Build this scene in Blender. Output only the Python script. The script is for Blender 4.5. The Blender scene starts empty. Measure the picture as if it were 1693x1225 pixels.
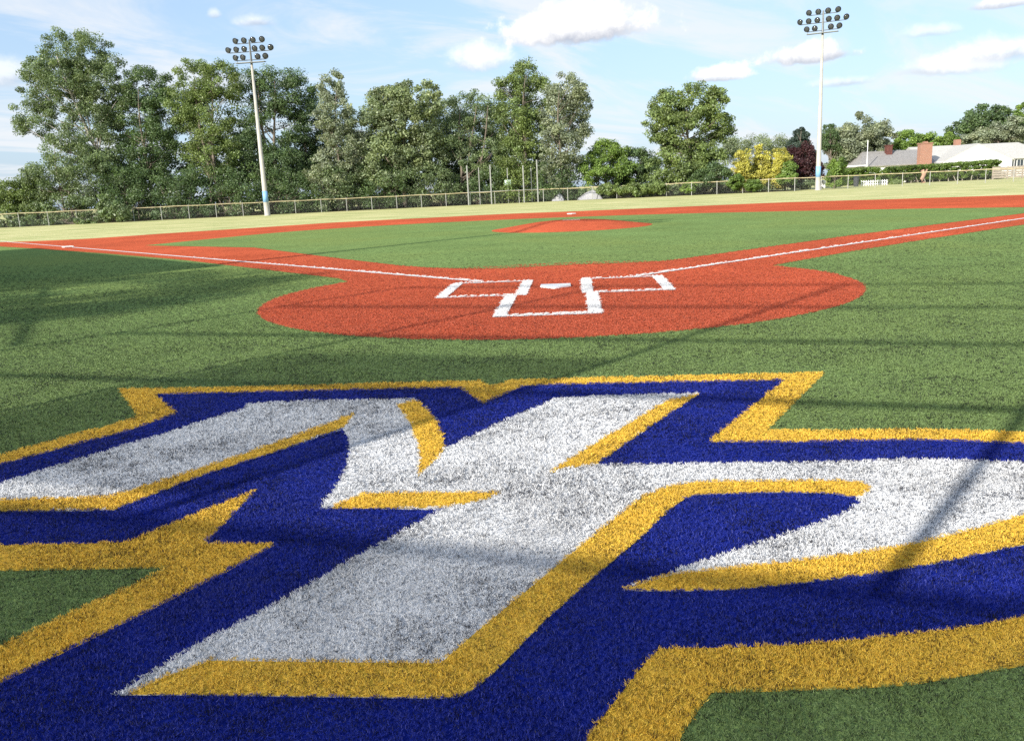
import bpy, bmesh, math, random
import numpy as np
from mathutils import Vector, Matrix
from mathutils.geometry import tessellate_polygon

R = math.radians
random.seed(7)
rng = np.random.default_rng(11)
sc = bpy.context.scene
col = sc.collection

# ------------------------------------------------------------------ camera
W, H, F = 1693.0, 1225.0, 1392.42          # photograph size and focal length in its pixels
CAM = Vector((0.293, -11.624, 1.370))
YAW, PITCH, ROLL = -0.0810, -0.2115, -0.0452
fwd = Vector((math.sin(YAW) * math.cos(PITCH), math.cos(YAW) * math.cos(PITCH), math.sin(PITCH)))
_r = Vector((math.cos(YAW), -math.sin(YAW), 0))
_u = _r.cross(fwd)
rgt = _r * math.cos(ROLL) + _u * math.sin(ROLL)
upv = -_r * math.sin(ROLL) + _u * math.cos(ROLL)
cd = bpy.data.cameras.new('camera')
cam = bpy.data.objects.new('camera', cd)
col.objects.link(cam)
M = Matrix((rgt, upv, -fwd)).transposed().to_4x4()
M.translation = CAM
cam.matrix_world = M
cd.sensor_width = 36
cd.lens = F / W * 36
cd.clip_start = 0.05
cd.clip_end = 6000
sc.camera = cam

# ------------------------------------------------------------------ light
SUN_EL, SUN_AZ = R(25.5), R(215.5)          # azimuth clockwise from +Y
SKY_STRENGTH, SUN_STRENGTH, EXPOSURE = 0.10, 3.2, 1.22
sun_dir = Vector((math.sin(SUN_AZ) * math.cos(SUN_EL), math.cos(SUN_AZ) * math.cos(SUN_EL), math.sin(SUN_EL)))
sd = bpy.data.lights.new('sun', 'SUN')
sd.energy = SUN_STRENGTH
sd.angle = R(0.75)
sd.color = (1.0, 0.95, 0.86)
sun = bpy.data.objects.new('sun', sd)
sun.rotation_euler = (-sun_dir).to_track_quat('-Z', 'Y').to_euler()
sun.location = (0, 0, 60)
col.objects.link(sun)
sc.view_settings.view_transform = 'Standard'
sc.view_settings.look = 'None'
sc.view_settings.gamma = 1
sc.view_settings.exposure = EXPOSURE
sc.view_settings.use_curve_mapping = False
sc.cycles.max_bounces = 4
sc.cycles.diffuse_bounces = 3
sc.cycles.use_denoising = False
sc.cycles.glossy_bounces = 2
sc.cycles.transmission_bounces = 3


def ray(px, py):
    return (px - W / 2) / F * rgt - (py - H / 2) / F * upv + fwd


def G(px, py, z=0.0):
    """point of the ground seen at a photograph pixel"""
    d = ray(px, py)
    return CAM + d * ((z - CAM.z) / d.z)


def AT(px, py, D):
    """point at depth D (metres along the view axis)"""
    return CAM + ray(px, py) * D


def HOR(px):
    """image height of the horizon at column px"""
    a = (px - W / 2) / F * rgt.z + fwd.z
    return H / 2 + a / upv.z * F


def BASE(px, D):
    """ground point below image column px at depth D"""
    p = AT(px, HOR(px), D)
    return Vector((p.x, p.y, 0))


def project(P):
    d = P - np.array(CAM)
    z = d @ np.array(fwd)
    return W / 2 + F * (d @ np.array(rgt)) / z, H / 2 - F * (d @ np.array(upv)) / z, z


# ------------------------------------------------------------------ world: nishita sky, cirrus veil, cumulus
class NT:
    def __init__(s, tree):
        s.t = tree

    def n(s, typ, **kw):
        nd = s.t.nodes.new(typ)
        for k, v in kw.items():
            setattr(nd, k, v)
        return nd

    def set(s, sock, v):
        if hasattr(v, 'links') or isinstance(v, bpy.types.NodeSocket):
            s.t.links.new(v, sock)
        else:
            sock.default_value = v

    def m(s, op, a, b=0.0, c=None, clamp=False):
        nd = s.n('ShaderNodeMath', operation=op, use_clamp=clamp)
        s.set(nd.inputs[0], a)
        s.set(nd.inputs[1], b)
        if c is not None:
            s.set(nd.inputs[2], c)
        return nd.outputs[0]

    def dot(s, a, v):
        nd = s.n('ShaderNodeVectorMath', operation='DOT_PRODUCT')
        s.set(nd.inputs[0], a)
        s.set(nd.inputs[1], v)
        return nd.outputs['Value']

    def noise(s, vec, scale, detail=4, rough=.55, dist=0.0):
        nd = s.n('ShaderNodeTexNoise')
        if vec is not None:
            s.set(nd.inputs['Vector'], vec)
        nd.inputs['Scale'].default_value = scale
        nd.inputs['Detail'].default_value = detail
        nd.inputs['Roughness'].default_value = rough
        nd.inputs['Distortion'].default_value = dist
        return nd.outputs['Fac']

    def ramp(s, fac, stops):
        nd = s.n('ShaderNodeValToRGB')
        s.set(nd.inputs[0], fac)
        cr = nd.color_ramp
        while len(cr.elements) > 1:
            cr.elements.remove(cr.elements[-1])
        for i, (p, c) in enumerate(stops):
            e = cr.elements[0] if i == 0 else cr.elements.new(p)
            e.position = p
            e.color = (*c, 1) if len(c) == 3 else c
        return nd.outputs[0]

    def smooth(s, x, a, b, lo=0.0, hi=1.0):
        nd = s.n('ShaderNodeMapRange', interpolation_type='SMOOTHSTEP')
        s.set(nd.inputs[0], x)
        for i, v in enumerate((a, b, lo, hi)):
            s.set(nd.inputs[i + 1], v)
        return nd.outputs[0]

    def mix(s, fac, a, b, blend='MIX'):
        nd = s.n('ShaderNodeMix', data_type='RGBA', blend_type=blend)
        s.set(nd.inputs[0], fac)
        s.set(nd.inputs[6], a if not isinstance(a, tuple) else (*a, 1)[:4])
        s.set(nd.inputs[7], b if not isinstance(b, tuple) else (*b, 1)[:4])
        return nd.outputs[2]


wd = bpy.data.worlds.new('World')
sc.world = wd
wd.use_nodes = True
wt = wd.node_tree
wt.nodes.clear()
N = NT(wt)
sky = N.n('ShaderNodeTexSky', sky_type='NISHITA', sun_disc=False)
sky.sun_elevation = SUN_EL
sky.sun_rotation = SUN_AZ
sky.altitude = 20
sky.air_density = 1.0
sky.dust_density = 1.2
sky.ozone_density = 1.5
tc = N.n('ShaderNodeTexCoord').outputs['Generated']
sep = N.n('ShaderNodeSeparateXYZ')
wt.links.new(tc, sep.inputs[0])
dz = sep.outputs[2]
# cirrus: project the direction on a high flat layer, stretch it along one wind direction
zc = N.m('MAXIMUM', N.m('ADD', dz, 0.12), 0.06)
lx = N.m('DIVIDE', sep.outputs[0], zc)
ly = N.m('DIVIDE', sep.outputs[1], zc)
cmb = N.n('ShaderNodeCombineXYZ')
wt.links.new(N.m('ADD', N.m('MULTIPLY', lx, 0.55), N.m('MULTIPLY', ly, 0.45)), cmb.inputs[0])
wt.links.new(N.m('SUBTRACT', N.m('MULTIPLY', ly, 1.1), N.m('MULTIPLY', lx, 1.3)), cmb.inputs[1])
cir = N.noise(cmb.outputs[0], 0.95, 7, .62, 0.9)
veil = N.noise(cmb.outputs[0], 0.16, 3, .5)
cirm = N.m('MULTIPLY', N.smooth(cir, .42, .66), N.smooth(veil, .25, .55), clamp=True)
horiz = N.smooth(dz, 0.0, 0.40, 0.68, 0.34)
veilm = horiz
CLOUD = (2.05, 2.8, 3.9)
skyc = N.mix(N.m('MULTIPLY', cirm, .85), N.mix(veilm, sky.outputs[0], CLOUD), (4.0, 4.1, 4.25))
n1 = N.noise(tc, 26, 8, .64, .15)
n2 = N.noise(tc, 11, 4, .55)
lump = N.m('ADD', N.m('MULTIPLY', N.m('SUBTRACT', n1, .5), 2.1), N.m('MULTIPLY', N.m('SUBTRACT', n2, .5), .8))
# cumulus: (column, row, half width, half height in photograph pixels, density) -> fixed directions of the sky
seen = [(955, 50, 142, 52, 1.0), (1345, 94, 84, 25, .95), (1187, 126, 54, 21, .9), (792, 100, 55, 34, .75),
        (425, 38, 36, 15, .6), (355, 25, 12, 13, .5), (1570, 112, 95, 24, .75), (1655, 88, 80, 30, .8),
        (1660, 6, 60, 16, .85), (1540, 54, 46, 15, .5), (1396, 138, 54, 14, .6), (5, 125, 46, 34, .6)]
blobs = []
for (x, y, rx, ry, k) in seen:
    d = ray(x, y).normalized()
    blobs.append((d, rx / F, ry / F, k))
for i in range(6):
    a = R(45 + i * 50 + random.uniform(-9, 9))
    e = R(random.uniform(10, 38))
    blobs.append((Vector((math.sin(a) * math.cos(e), math.cos(a) * math.cos(e), math.sin(e))),
                  random.uniform(.05, .12), random.uniform(.02, .04), random.uniform(.5, 1)))
acc = skyc
for (d, rx, ry, k) in blobs:
    rr = d.cross(Vector((0, 0, 1))).normalized()
    uu = rr.cross(d)
    u = N.m('DIVIDE', N.dot(tc, tuple(rr)), rx)
    v = N.m('DIVIDE', N.dot(tc, tuple(uu)), ry)
    vv = N.m('MAXIMUM', v, N.m('MULTIPLY', v, -2.1))
    q = N.m('SQRT', N.m('ADD', N.m('MULTIPLY', u, u), N.m('MULTIPLY', vv, vv)))
    front = N.m('GREATER_THAN', N.dot(tc, tuple(d)), 0.3)
    dens = N.m('ADD', N.m('SUBTRACT', .90, q), N.m('MULTIPLY', lump, .78))
    e0, e1 = (-.05, .34) if k > .8 else (-.15, .62)
    mask = N.m('MULTIPLY', N.m('MULTIPLY', N.smooth(dens, e0, e1), k), front)
    shade = N.smooth(N.m('ADD', N.m('ADD', v, N.m('MULTIPLY', N.m('SUBTRACT', n1, .5), 1.6)), N.m('MULTIPLY', N.m('SUBTRACT', n2, .5), .9)), -.55, .30)
    cc = N.mix(shade, (2.15, 2.35, 2.85), (5.2, 5.15, 5.1))
    acc = N.mix(mask, acc, cc)
bg = N.n('ShaderNodeBackground')
wt.links.new(acc, bg.inputs[0])
bg.inputs[1].default_value = SKY_STRENGTH
wo = N.n('ShaderNodeOutputWorld')
wt.links.new(bg.outputs[0], wo.inputs[0])


# ------------------------------------------------------------------ object helpers
def tag(o, label=None, cat=None, group=None, kind=None):
    if label: o['label'] = label
    if cat: o['category'] = cat
    if group: o['group'] = group
    if kind: o['kind'] = kind
    return o


def empty(name, loc, rz=0.0):
    o = bpy.data.objects.new(name, None)
    o.empty_display_size = .3
    o.location = loc
    o.rotation_euler = (0, 0, rz)
    col.objects.link(o)
    return o


def link_mesh(name, me, mat, parent=None):
    o = bpy.data.objects.new(name, me)
    if mat is not None and not me.materials:
        me.materials.append(mat)
    col.objects.link(o)
    if parent is not None:
        o.parent = parent
    return o


def obj(name, bm, mat, parent=None, smooth=False):
    me = bpy.data.meshes.new(name)
    bmesh.ops.recalc_face_normals(bm, faces=bm.faces[:])
    bm.to_mesh(me)
    bm.free()
    if smooth:
        me.polygons.foreach_set('use_smooth', [True] * len(me.polygons))
    return link_mesh(name, me, mat, parent)


def box(bm, c, s, rz=0.0, bevel=0.0):
    r = bmesh.ops.create_cube(bm, size=1)
    m = Matrix.Translation(c) @ Matrix.Rotation(rz, 4, 'Z') @ Matrix.Diagonal((*s, 1))
    bmesh.ops.transform(bm, matrix=m, verts=r['verts'])
    if bevel:
        es = list({e for v in r['verts'] for e in v.link_edges})
        bmesh.ops.bevel(bm, geom=es, offset=bevel, segments=1, affect='EDGES')
    return bm


def tube(bm, pts, rad, n=6, cap=True):
    rings = []
    for i, p in enumerate(pts):
        p = Vector(p)
        a = Vector(pts[max(i - 1, 0)])
        b = Vector(pts[min(i + 1, len(pts) - 1)])
        d = (b - a).normalized()
        s = d.cross(Vector((0, 0, 1)))
        if s.length < .05:
            s = Vector((1, 0, 0))
        s.normalize()
        t = d.cross(s)
        r = rad[i] if hasattr(rad, '__len__') else rad
        rings.append([bm.verts.new(p + (s * math.cos(2 * math.pi * k / n) + t * math.sin(2 * math.pi * k / n)) * r) for k in range(n)])
    for A, B in zip(rings, rings[1:]):
        for k in range(n):
            bm.faces.new((A[k], A[(k + 1) % n], B[(k + 1) % n], B[k]))
    if cap:
        bm.faces.new(rings[0][::-1])
        bm.faces.new(rings[-1])
    return bm


def lathe(bm, prof, n=14, mat=None):
    """prof: (radius, height); mat: matrix"""
    rings = []
    for r, z in prof:
        rings.append([bm.verts.new(((mat or Matrix()) @ Vector((r * math.cos(2 * math.pi * k / n), r * math.sin(2 * math.pi * k / n), z)))) for k in range(n)])
    for A, B in zip(rings, rings[1:]):
        for k in range(n):
            bm.faces.new((A[k], A[(k + 1) % n], B[(k + 1) % n], B[k]))
    if prof[0][0] > 1e-4: bm.faces.new(rings[0][::-1])
    if prof[-1][0] > 1e-4: bm.faces.new(rings[-1])
    return bm


def sheet(name, poly, z, mat, parent=None):
    """flat filled polygon (concave allowed) at height z"""
    pts = [Vector((p[0], p[1], z)) for p in poly]
    tris = tessellate_polygon([pts])
    me = bpy.data.meshes.new(name)
    fs = []
    for t in tris:
        a, b, c = (pts[i] for i in t)
        fs.append(t if (b - a).cross(c - a).z > 0 else t[::-1])
    me.from_pydata([tuple(p) for p in pts], [], fs)
    return link_mesh(name, me, mat, parent)


def GP(pts):
    return [(g.x, g.y) for g in (G(x, y) for x, y in pts)]


def spline(pts, k=8):
    out = []
    for i in range(len(pts) - 1):
        p0, p1, p2, p3 = (Vector(pts[max(0, min(len(pts) - 1, i + j))]) for j in (-1, 0, 1, 2))
        for s in range(k):
            t = s / k
            out.append(tuple(.5 * ((2 * p1) + (p2 - p0) * t + (2 * p0 - 5 * p1 + 4 * p2 - p3) * t * t + (3 * p1 - p0 - 3 * p2 + p3) * t ** 3)))
    out.append(tuple(pts[-1]))
    return out


# ------------------------------------------------------------------ materials
def new_mat(name):
    m = bpy.data.materials.new(name)
    m.use_nodes = True
    t = m.node_tree
    b = t.nodes['Principled BSDF']
    return m, NT(t), b


def plain(name, c, rough=.6, var=.12, scale=6.0, metal=0.0, bump=0.0, spec=.4):
    m, n, b = new_mat(name)
    co = n.n('ShaderNodeTexCoord').outputs['Object']
    f = n.noise(co, scale, 5, .6)
    lo = tuple(x * (1 - var * 1.6) for x in c)
    hi = tuple(min(1, x * (1 + var)) for x in c)
    n.set(b.inputs['Base Color'], n.ramp(f, [(.3, lo), (.7, hi)]))
    b.inputs['Roughness'].default_value = rough
    b.inputs['Metallic'].default_value = metal
    b.inputs['Specular IOR Level'].default_value = spec
    if bump:
        bp = n.n('ShaderNodeBump')
        bp.inputs['Strength'].default_value = bump
        bp.inputs['Distance'].default_value = .02
        n.set(bp.inputs['Height'], n.noise(co, scale * 6, 4))
        n.set(b.inputs['Normal'], bp.outputs[0])
    return m


def turf_sheet(name, c, dark, patch=.18, speck=.5, warm=None):
    """short synthetic pile seen from afar: grain at several sizes, brushed patches, dark infill between fibres"""
    m, n, b = new_mat(name)
    co = n.n('ShaderNodeTexCoord').outputs['Object']
    g1 = n.noise(co, 95, 2, .7)
    g2 = n.noise(co, 26, 3, .7)
    g3 = n.noise(co, 7, 4, .65)
    gg = n.m('ADD', n.m('ADD', n.m('MULTIPLY', g1, .34), n.m('MULTIPLY', g2, .36)), n.m('MULTIPLY', g3, .30))
    big = n.noise(co, .45, 5, .6)
    base = n.ramp(gg, [(.36, tuple(x * (1 - speck) + d * speck for x, d in zip(c, dark))), (.5, c), (.64, tuple(min(1, x * 1.35) for x in c))])
    tone = n.ramp(big, [(.3, (1 - patch,) * 3), (.7, (1 + patch,) * 3)])
    out = n.mix(1.0, base, tone, 'MULTIPLY')
    if warm:
        out = n.mix(n.smooth(n.noise(co, .16, 4, .6), .42, .66), out, n.mix(1.0, base, (*warm, 1), 'MULTIPLY'))
    n.set(b.inputs['Base Color'], out)
    b.inputs['Roughness'].default_value = 1.0
    b.inputs['Specular IOR Level'].default_value = .0
    bp = n.n('ShaderNodeBump')
    bp.inputs['Strength'].default_value = .7
    bp.inputs['Distance'].default_value = .03
    n.set(bp.inputs['Height'], gg)
    n.set(b.inputs['Normal'], bp.outputs[0])
    return m


def blade_mat(name, c, dark, wear=.25, wearcol=None, pepper=.12):
    """synthetic fibre: tuft to tuft variation, worn and dirty patches"""
    m, n, b = new_mat(name)
    geo = n.n('ShaderNodeNewGeometry')
    pos = geo.outputs['Position']
    oi = n.n('ShaderNodeObjectInfo')
    v = n.m('ADD', n.m('MULTIPLY', oi.outputs['Random'], .3), n.m('MULTIPLY', geo.outputs['Random Per Island'], .7))
    base = n.ramp(v, [(.16, tuple(x * .12 + d * .8 for x, d in zip(c, dark))), (.34, tuple(x * .9 for x in c)), (.7, c), (.95, tuple(min(1, x * 1.25 + .015) for x in c))])
    w = n.m('MULTIPLY', n.smooth(n.noise(pos, 2.3, 5, .65), .45, .72), wear)
    w2 = n.m('MULTIPLY', n.smooth(n.noise(pos, 23, 4, .7), .52, .72), wear * 1.3)
    out = n.mix(n.m('MAXIMUM', w, w2), base, wearcol or tuple(x * .45 + d * .2 for x, d in zip(c, dark)))
    # dark crumb infill clinging to single fibres, gathered in scuffed patches
    pt = n.m('MULTIPLY', n.m('ADD', .25, n.m('ADD', n.smooth(n.noise(pos, 1.7, 4, .6), .42, .66), n.smooth(n.noise(pos, 9, 4, .65), .50, .70))), pepper)
    out = n.mix(n.m('LESS_THAN', n.m('FRACT', n.m('MULTIPLY', n.m('ADD', v, oi.outputs['Random']), 7.3)), pt), out, tuple(d * 1.0 for d in dark))
    n.set(b.inputs['Base Color'], out)
    b.inputs['Roughness'].default_value = .55
    b.inputs['Specular IOR Level'].default_value = .3
    tr = n.n('ShaderNodeBsdfTranslucent')
    n.set(tr.inputs[0], out)
    mx = n.n('ShaderNodeMixShader')
    mx.inputs[0].default_value = .18
    n.t.links.new(b.outputs[0], mx.inputs[1])
    n.t.links.new(tr.outputs[0], mx.inputs[2])
    n.t.links.new(mx.outputs[0], n.t.nodes['Material Output'].inputs[0])
    return m


GREEN, RED, GOLD, BLUE, WHITE = (.178, .258, .086), (.52, .108, .050), (.90, .58, .075), (.013, .027, .29), (.84, .84, .84)
INK = (.012, .013, .012)
M_green = turf_sheet('green_turf', GREEN, INK, .16, .6, warm=(1.12, 1.02, .95))
M_red = turf_sheet('red_turf', RED, (.12, .02, .01), .20, .45, warm=(.86, .90, .95))
M_white_line = turf_sheet('white_turf', (.78, .77, .74), (.4, .38, .35), .05, .3)
M_under = {k: turf_sheet('infill_' + k, tuple(x * .7 for x in c), INK, .1, .5) for k, c in
           dict(gold=GOLD, blue=BLUE, white=WHITE).items()}
BL = dict(green=blade_mat('green_fibre', GREEN, INK, .34, (.085, .13, .05), .24),
          red=blade_mat('red_fibre', RED, (.08, .02, .01), .30),
          gold=blade_mat('gold_fibre', GOLD, (.08, .04, .01), .28, (.34, .21, .05), .22),
          blue=blade_mat('blue_fibre', BLUE, (.003, .004, .02), .30, (.03, .035, .09), .30),
          white=blade_mat('white_fibre', WHITE, (.06, .06, .07), .42, (.36, .36, .37), .30))
m, n, b = new_mat('dry_lawn')
co = n.n('ShaderNodeTexCoord').outputs['Object']
mp = n.n('ShaderNodeMapping')
mp.inputs['Scale'].default_value = (.25, 1.0, 1.0)
n.set(mp.inputs[0], co)
big = n.noise(mp.outputs[0], .8, 6, .68)
fine = n.noise(co, 5, 4, .7)
lc = n.ramp(n.m('ADD', n.m('MULTIPLY', big, .65), n.m('MULTIPLY', fine, .35)), [(.40, (.27, .33, .11)), (.5, (.50, .48, .21)), (.60, (.66, .60, .31))])
n.set(b.inputs['Base Color'], lc)
b.inputs['Roughness'].default_value = .9
b.inputs['Specular IOR Level'].default_value = .1
M_lawn = m

# ------------------------------------------------------------------ ground
bm = bmesh.new()
bmesh.ops.create_circle(bm, cap_ends=True, radius=2500, segments=64)
tag(obj('ground', bm, M_lawn), kind='structure')

CIRC_R = 3.96
left_out = GP([(581, 467), (560, 461), (430, 445.5), (300, 430), (180, 420), (60, 411.5), (0, 408)])
right_out = GP([(1693, 372), (1540, 395), (1400, 417.5), (1290, 438.5)])
back = spline(GP([(0, 401), (130, 396), (280, 386), (430, 376.5), (560, 368), (700, 361), (830, 354.5), (945, 350), (1100, 343.5), (1300, 335), (1500, 329), (1693, 322.5)]), 4)
circ = []
a0 = math.atan2(right_out[-1][1], right_out[-1][0])
a1 = math.atan2(left_out[0][1], left_out[0][0]) - 2 * math.pi
for i in range(65):
    a = a0 + (a1 - a0) * i / 64
    circ.append((CIRC_R * math.cos(a), CIRC_R * math.sin(a)))
red_poly = circ + left_out[1:] + [(-31, 29.5), (-32.5, 31), (-31, 32)] + back + [(27, 31.0), (31, 28), (30, 25.5)] + right_out[:-1]
inner = [(560, 428), (610, 434), (660, 440), (710, 443.5), (770, 445.5), (830, 445), (900, 441), (960, 438), (1040, 435.5), (1100, 432.5), (1135, 428)]
grass_poly = GP(inner + [(1260, 410.5), (1400, 391), (1550, 371.5), (1693, 353.5)]) + [(16.6, 17.4)] + \
    spline(GP([(1693, 343.5), (1500, 346), (1300, 350), (1100, 354.5), (945, 359.5), (830, 364), (700, 370), (560, 378), (450, 386), (330, 397.5), (240, 406.5)]), 3) + \
    GP([(420, 410)])
turf_poly = [(-45, -16), (45, -16), (45, 24), (31.6, 24.8), (31.2, 28.2), (27.2, 31.2)] + back[::-1] + [(-31, 32.4), (-33, 31.2), (-45, 29)]
turf_o = tag(sheet('artificial_turf', turf_poly, .004, M_green), kind='structure')
red_o = tag(sheet('red_infield_turf', red_poly, .008, M_red), kind='structure')
tag(sheet('infield_grass', grass_poly, .012, M_green), kind='structure')

# pitcher's mound: a low real rise
bm = bmesh.new()
mx_, my_, mr = .18, 17.7, 2.74
rings = []
prof = [(1.0, .013), (.93, .035), (.8, .085), (.62, .155), (.45, .215), (.28, .25), (.12, .255)]
for q, z in prof:
    rings.append([bm.verts.new((mx_ + mr * q * math.cos(2 * math.pi * k / 48), my_ + mr * q * math.sin(2 * math.pi * k / 48) * 1.06, z)) for k in range(48)])
for A, B in zip(rings, rings[1:]):
    for k in range(48):
        bm.faces.new((A[k], A[(k + 1) % 48], B[(k + 1) % 48], B[k]))
bm.faces.new(rings[-1])
tag(obj('pitchers_mound', bm, M_red, smooth=True), kind='structure')

# ------------------------------------------------------------------ white markings
ZL = .016
LINES = []          # quads in the plane, for the pile as well


def strip(name, quads):
    me = bpy.data.meshes.new(name)
    vs, fs = [], []
    for q in quads:
        fs.append(tuple(range(len(vs), len(vs) + 4)))
        vs += [(x, y, ZL) for x, y in q]
        LINES.append(q)
    me.from_pydata(vs, [], fs)
    return tag(link_mesh(name, me, M_white_line), kind='structure')


def rect(x0, y0, x1, y1):
    return [(x0, y0), (x1, y0), (x1, y1), (x0, y1)]


def seg(a, b, w):
    a, b = Vector(a), Vector(b)
    d = (b - a).normalized()
    s = Vector((-d.y, d.x)) * w / 2
    return [tuple(a - s), tuple(b - s), tuple(b + s), tuple(a + s)]


LW = .075
for s in (-1, 1):
    xi, xo, yf, yb = .36, 1.57, 1.07, -.68
    q = [rect(min(s * xi, s * (xi + .15)), yb, max(s * xi, s * (xi + .15)), yf), rect(min(s * xo, s * (xo - .15)), yb, max(s * xo, s * (xo - .15)), yf),
         rect(min(s * (xi + .15), s * (xo - .15)), yf - LW, max(s * (xi + .15), s * (xo - .15)), yf), rect(min(s * (xi + .15), s * (xo - .15)), yb, max(s * (xi + .15), s * (xo - .15)), yb + LW)]
    strip('batters_box_line', q)
cx = -.035
strip('catchers_box_line', [rect(cx - .60, -2.53, cx - .45, -.685), rect(cx + .45, -2.53, cx + .60, -.685), rect(cx - .45, -2.53, cx + .45, -2.43)])
strip('foul_line', [seg((-1.15, 1.19), (-27.5, 27.7), .09)])
strip('foul_line', [seg((1.15, 1.13), (28, 27.7), .09)])

# ------------------------------------------------------------------ the emblem woven into the turf
outer = [(0, 755), (229, 692), (197, 646), (500, 640), (794, 631.5), (813, 641), (843, 630), (900, 629.5), (1364, 618), (1268, 714), (1400, 714.6), (1489, 712.7), (1580, 714), (1693, 719),
         (1900, 733), (2040, 765), (2090, 830), (2040, 920), (1890, 1028), (1693, 1104), (1507, 1136), (1400, 1143), (1298, 1146), (1176, 1148.5), (1130, 1214), (1040, 1400), (-620, 1400), (-620, 1335),
         (0, 1072), (280, 942), (0, 946.5), (-430, 953), (-430, 874)]
blue = [(0, 771), (207, 716.5), (292, 687), (258, 654.6), (450, 650), (760, 643.7), (798.5, 670), (866.5, 640.8), (900, 639), (1296, 631.6), (1169, 734.4), (1293, 734.7), (1400, 733), (1501, 731), (1600, 733), (1693, 737.7),
        (1880, 751), (1985, 785), (2010, 840), (1960, 900), (1840, 965), (1693, 1024.5), (1568, 1046), (1400, 1064), (1293, 1072), (1206, 1075), (1090, 1076.6), (1053, 1116), (973, 1222), (910, 1320), (-430, 1320), (-300, 1265),
        (0, 1135), (153, 1061), (276, 1000), (367, 954), (459, 902.7), (342, 902), (345.5, 896), (428, 811), (213, 898), (196, 900.5), (100, 903), (0, 904.5), (-340, 908), (-340, 868)]
white = [(-95, 834), (0, 805), (200, 743), (404, 680.5), (411, 671), (500, 667), (686, 663.5), (696, 671), (722, 700), (733.5, 727), (735, 746), (830, 702), (923, 661), (1157, 654.6), (1077, 709), (985, 773.7), (1293, 770), (1400, 768.5), (1489, 765),
         (1590, 767), (1693, 771.5), (1800, 781), (1860, 800), (1870, 825), (1820, 860), (1693, 906.5), (1568, 934), (1446, 955.6), (1293, 974), (1206, 981.5), (1110, 984), (1029, 981.7), (1111, 953), (1206, 920), (1293, 891.5), (1391, 857), (1421, 837.6), (1418, 829),
         (1379, 821.7), (1293, 818.7), (1154, 823), (1133, 829), (1104, 851), (1062, 893), (1007, 939), (900, 1034), (817, 1119.5), (790, 1143), (762, 1159), (725.6, 1162), (450, 1158), (290, 1156), (190, 1156), (306, 1086), (450, 1009),
         (603, 919), (732, 848), (640, 846), (528, 845.5), (553, 812.6), (571, 783), (578.5, 753.6), (577, 730), (568, 713), (450, 753.6), (340, 789), (201, 843.6), (189, 848), (100, 850), (0, 850.4), (-140, 852)]
trims = [
    [(-140, 852), (-95, 834), (0, 832), (180, 827), (266, 801), (384, 762), (500, 721), (589, 687), (568, 711), (450, 753.6), (340, 789), (201, 843.6), (189, 848), (0, 850.4)],
    [(544, 846.4), (597, 823), (615, 820.5), (745, 820), (831, 820), (804, 832), (736.5, 844.8), (640, 846)],
    [(657, 674), (687, 666), (696, 672), (722, 700), (733.5, 727), (735, 746), (730.5, 756.5), (690.7, 795), (695, 765), (692, 739), (680, 706)],
    [(1157, 655), (1101, 668), (959, 753.6), (906, 789), (938, 779), (984, 774), (1077, 709)],
    [(1440, 812), (1425, 803), (1391, 800.4), (1293, 801), (1151, 802.3), (1107, 809.7), (1062, 827.4), (971, 900), (780.6, 1058), (728.6, 1104), (450, 1101), (349, 1099.5), (276, 1125.6), (211, 1156), (291, 1156.2), (450, 1158), (725.6, 1162), (762, 1159), (790, 1143),
     (817, 1119.5), (900, 1034), (1007, 939), (1062, 893), (1104, 851), (1133, 829), (1154, 823), (1293, 818.7), (1379, 821.7), (1418, 829), (1430, 824)],
    [(1029, 981.7), (1114, 956), (1206, 946.5), (1293, 937), (1400, 925), (1507, 906.6), (1611, 881.7), (1693, 857), (1760, 838), (1800, 828), (1820, 860), (1693, 906.5), (1568, 934), (1446, 955.6), (1293, 974), (1206, 981.5), (1110, 984)],
]
outer, blue, white = GP(outer), GP(blue), GP(white)
trims = [GP(t) for t in trims]
emblem = tag(empty('turf_emblem', (0, -7, 0)), 'blue, white and gold interlocked letter emblem woven into the turf behind home plate', 'emblem')


def esheet(name, poly, z, mat):
    o = sheet(name, poly, z, mat, emblem)
    o.matrix_parent_inverse = Matrix.Translation((0, 7, 0))
    return o


e_gold = esheet('gold_border', outer, .007, M_under['gold'])
e_blue = esheet('blue_field', blue, .010, M_under['blue'])
e_white = esheet('white_letters', white, .013, M_under['white'])
e_trim = [esheet('gold_trim', t, .016, M_under['gold']) for t in trims]


def inside(P, poly):
    x, y = P[:, 0], P[:, 1]
    r = np.zeros(len(P), bool)
    n_ = len(poly)
    for i in range(n_):
        x0, y0 = poly[i]
        x1, y1 = poly[(i + 1) % n_]
        c = ((y0 > y) != (y1 > y))
        if y0 != y1:
            r ^= c & (x < (x1 - x0) * (y - y0) / (y1 - y0) + x0)
    return r


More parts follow.
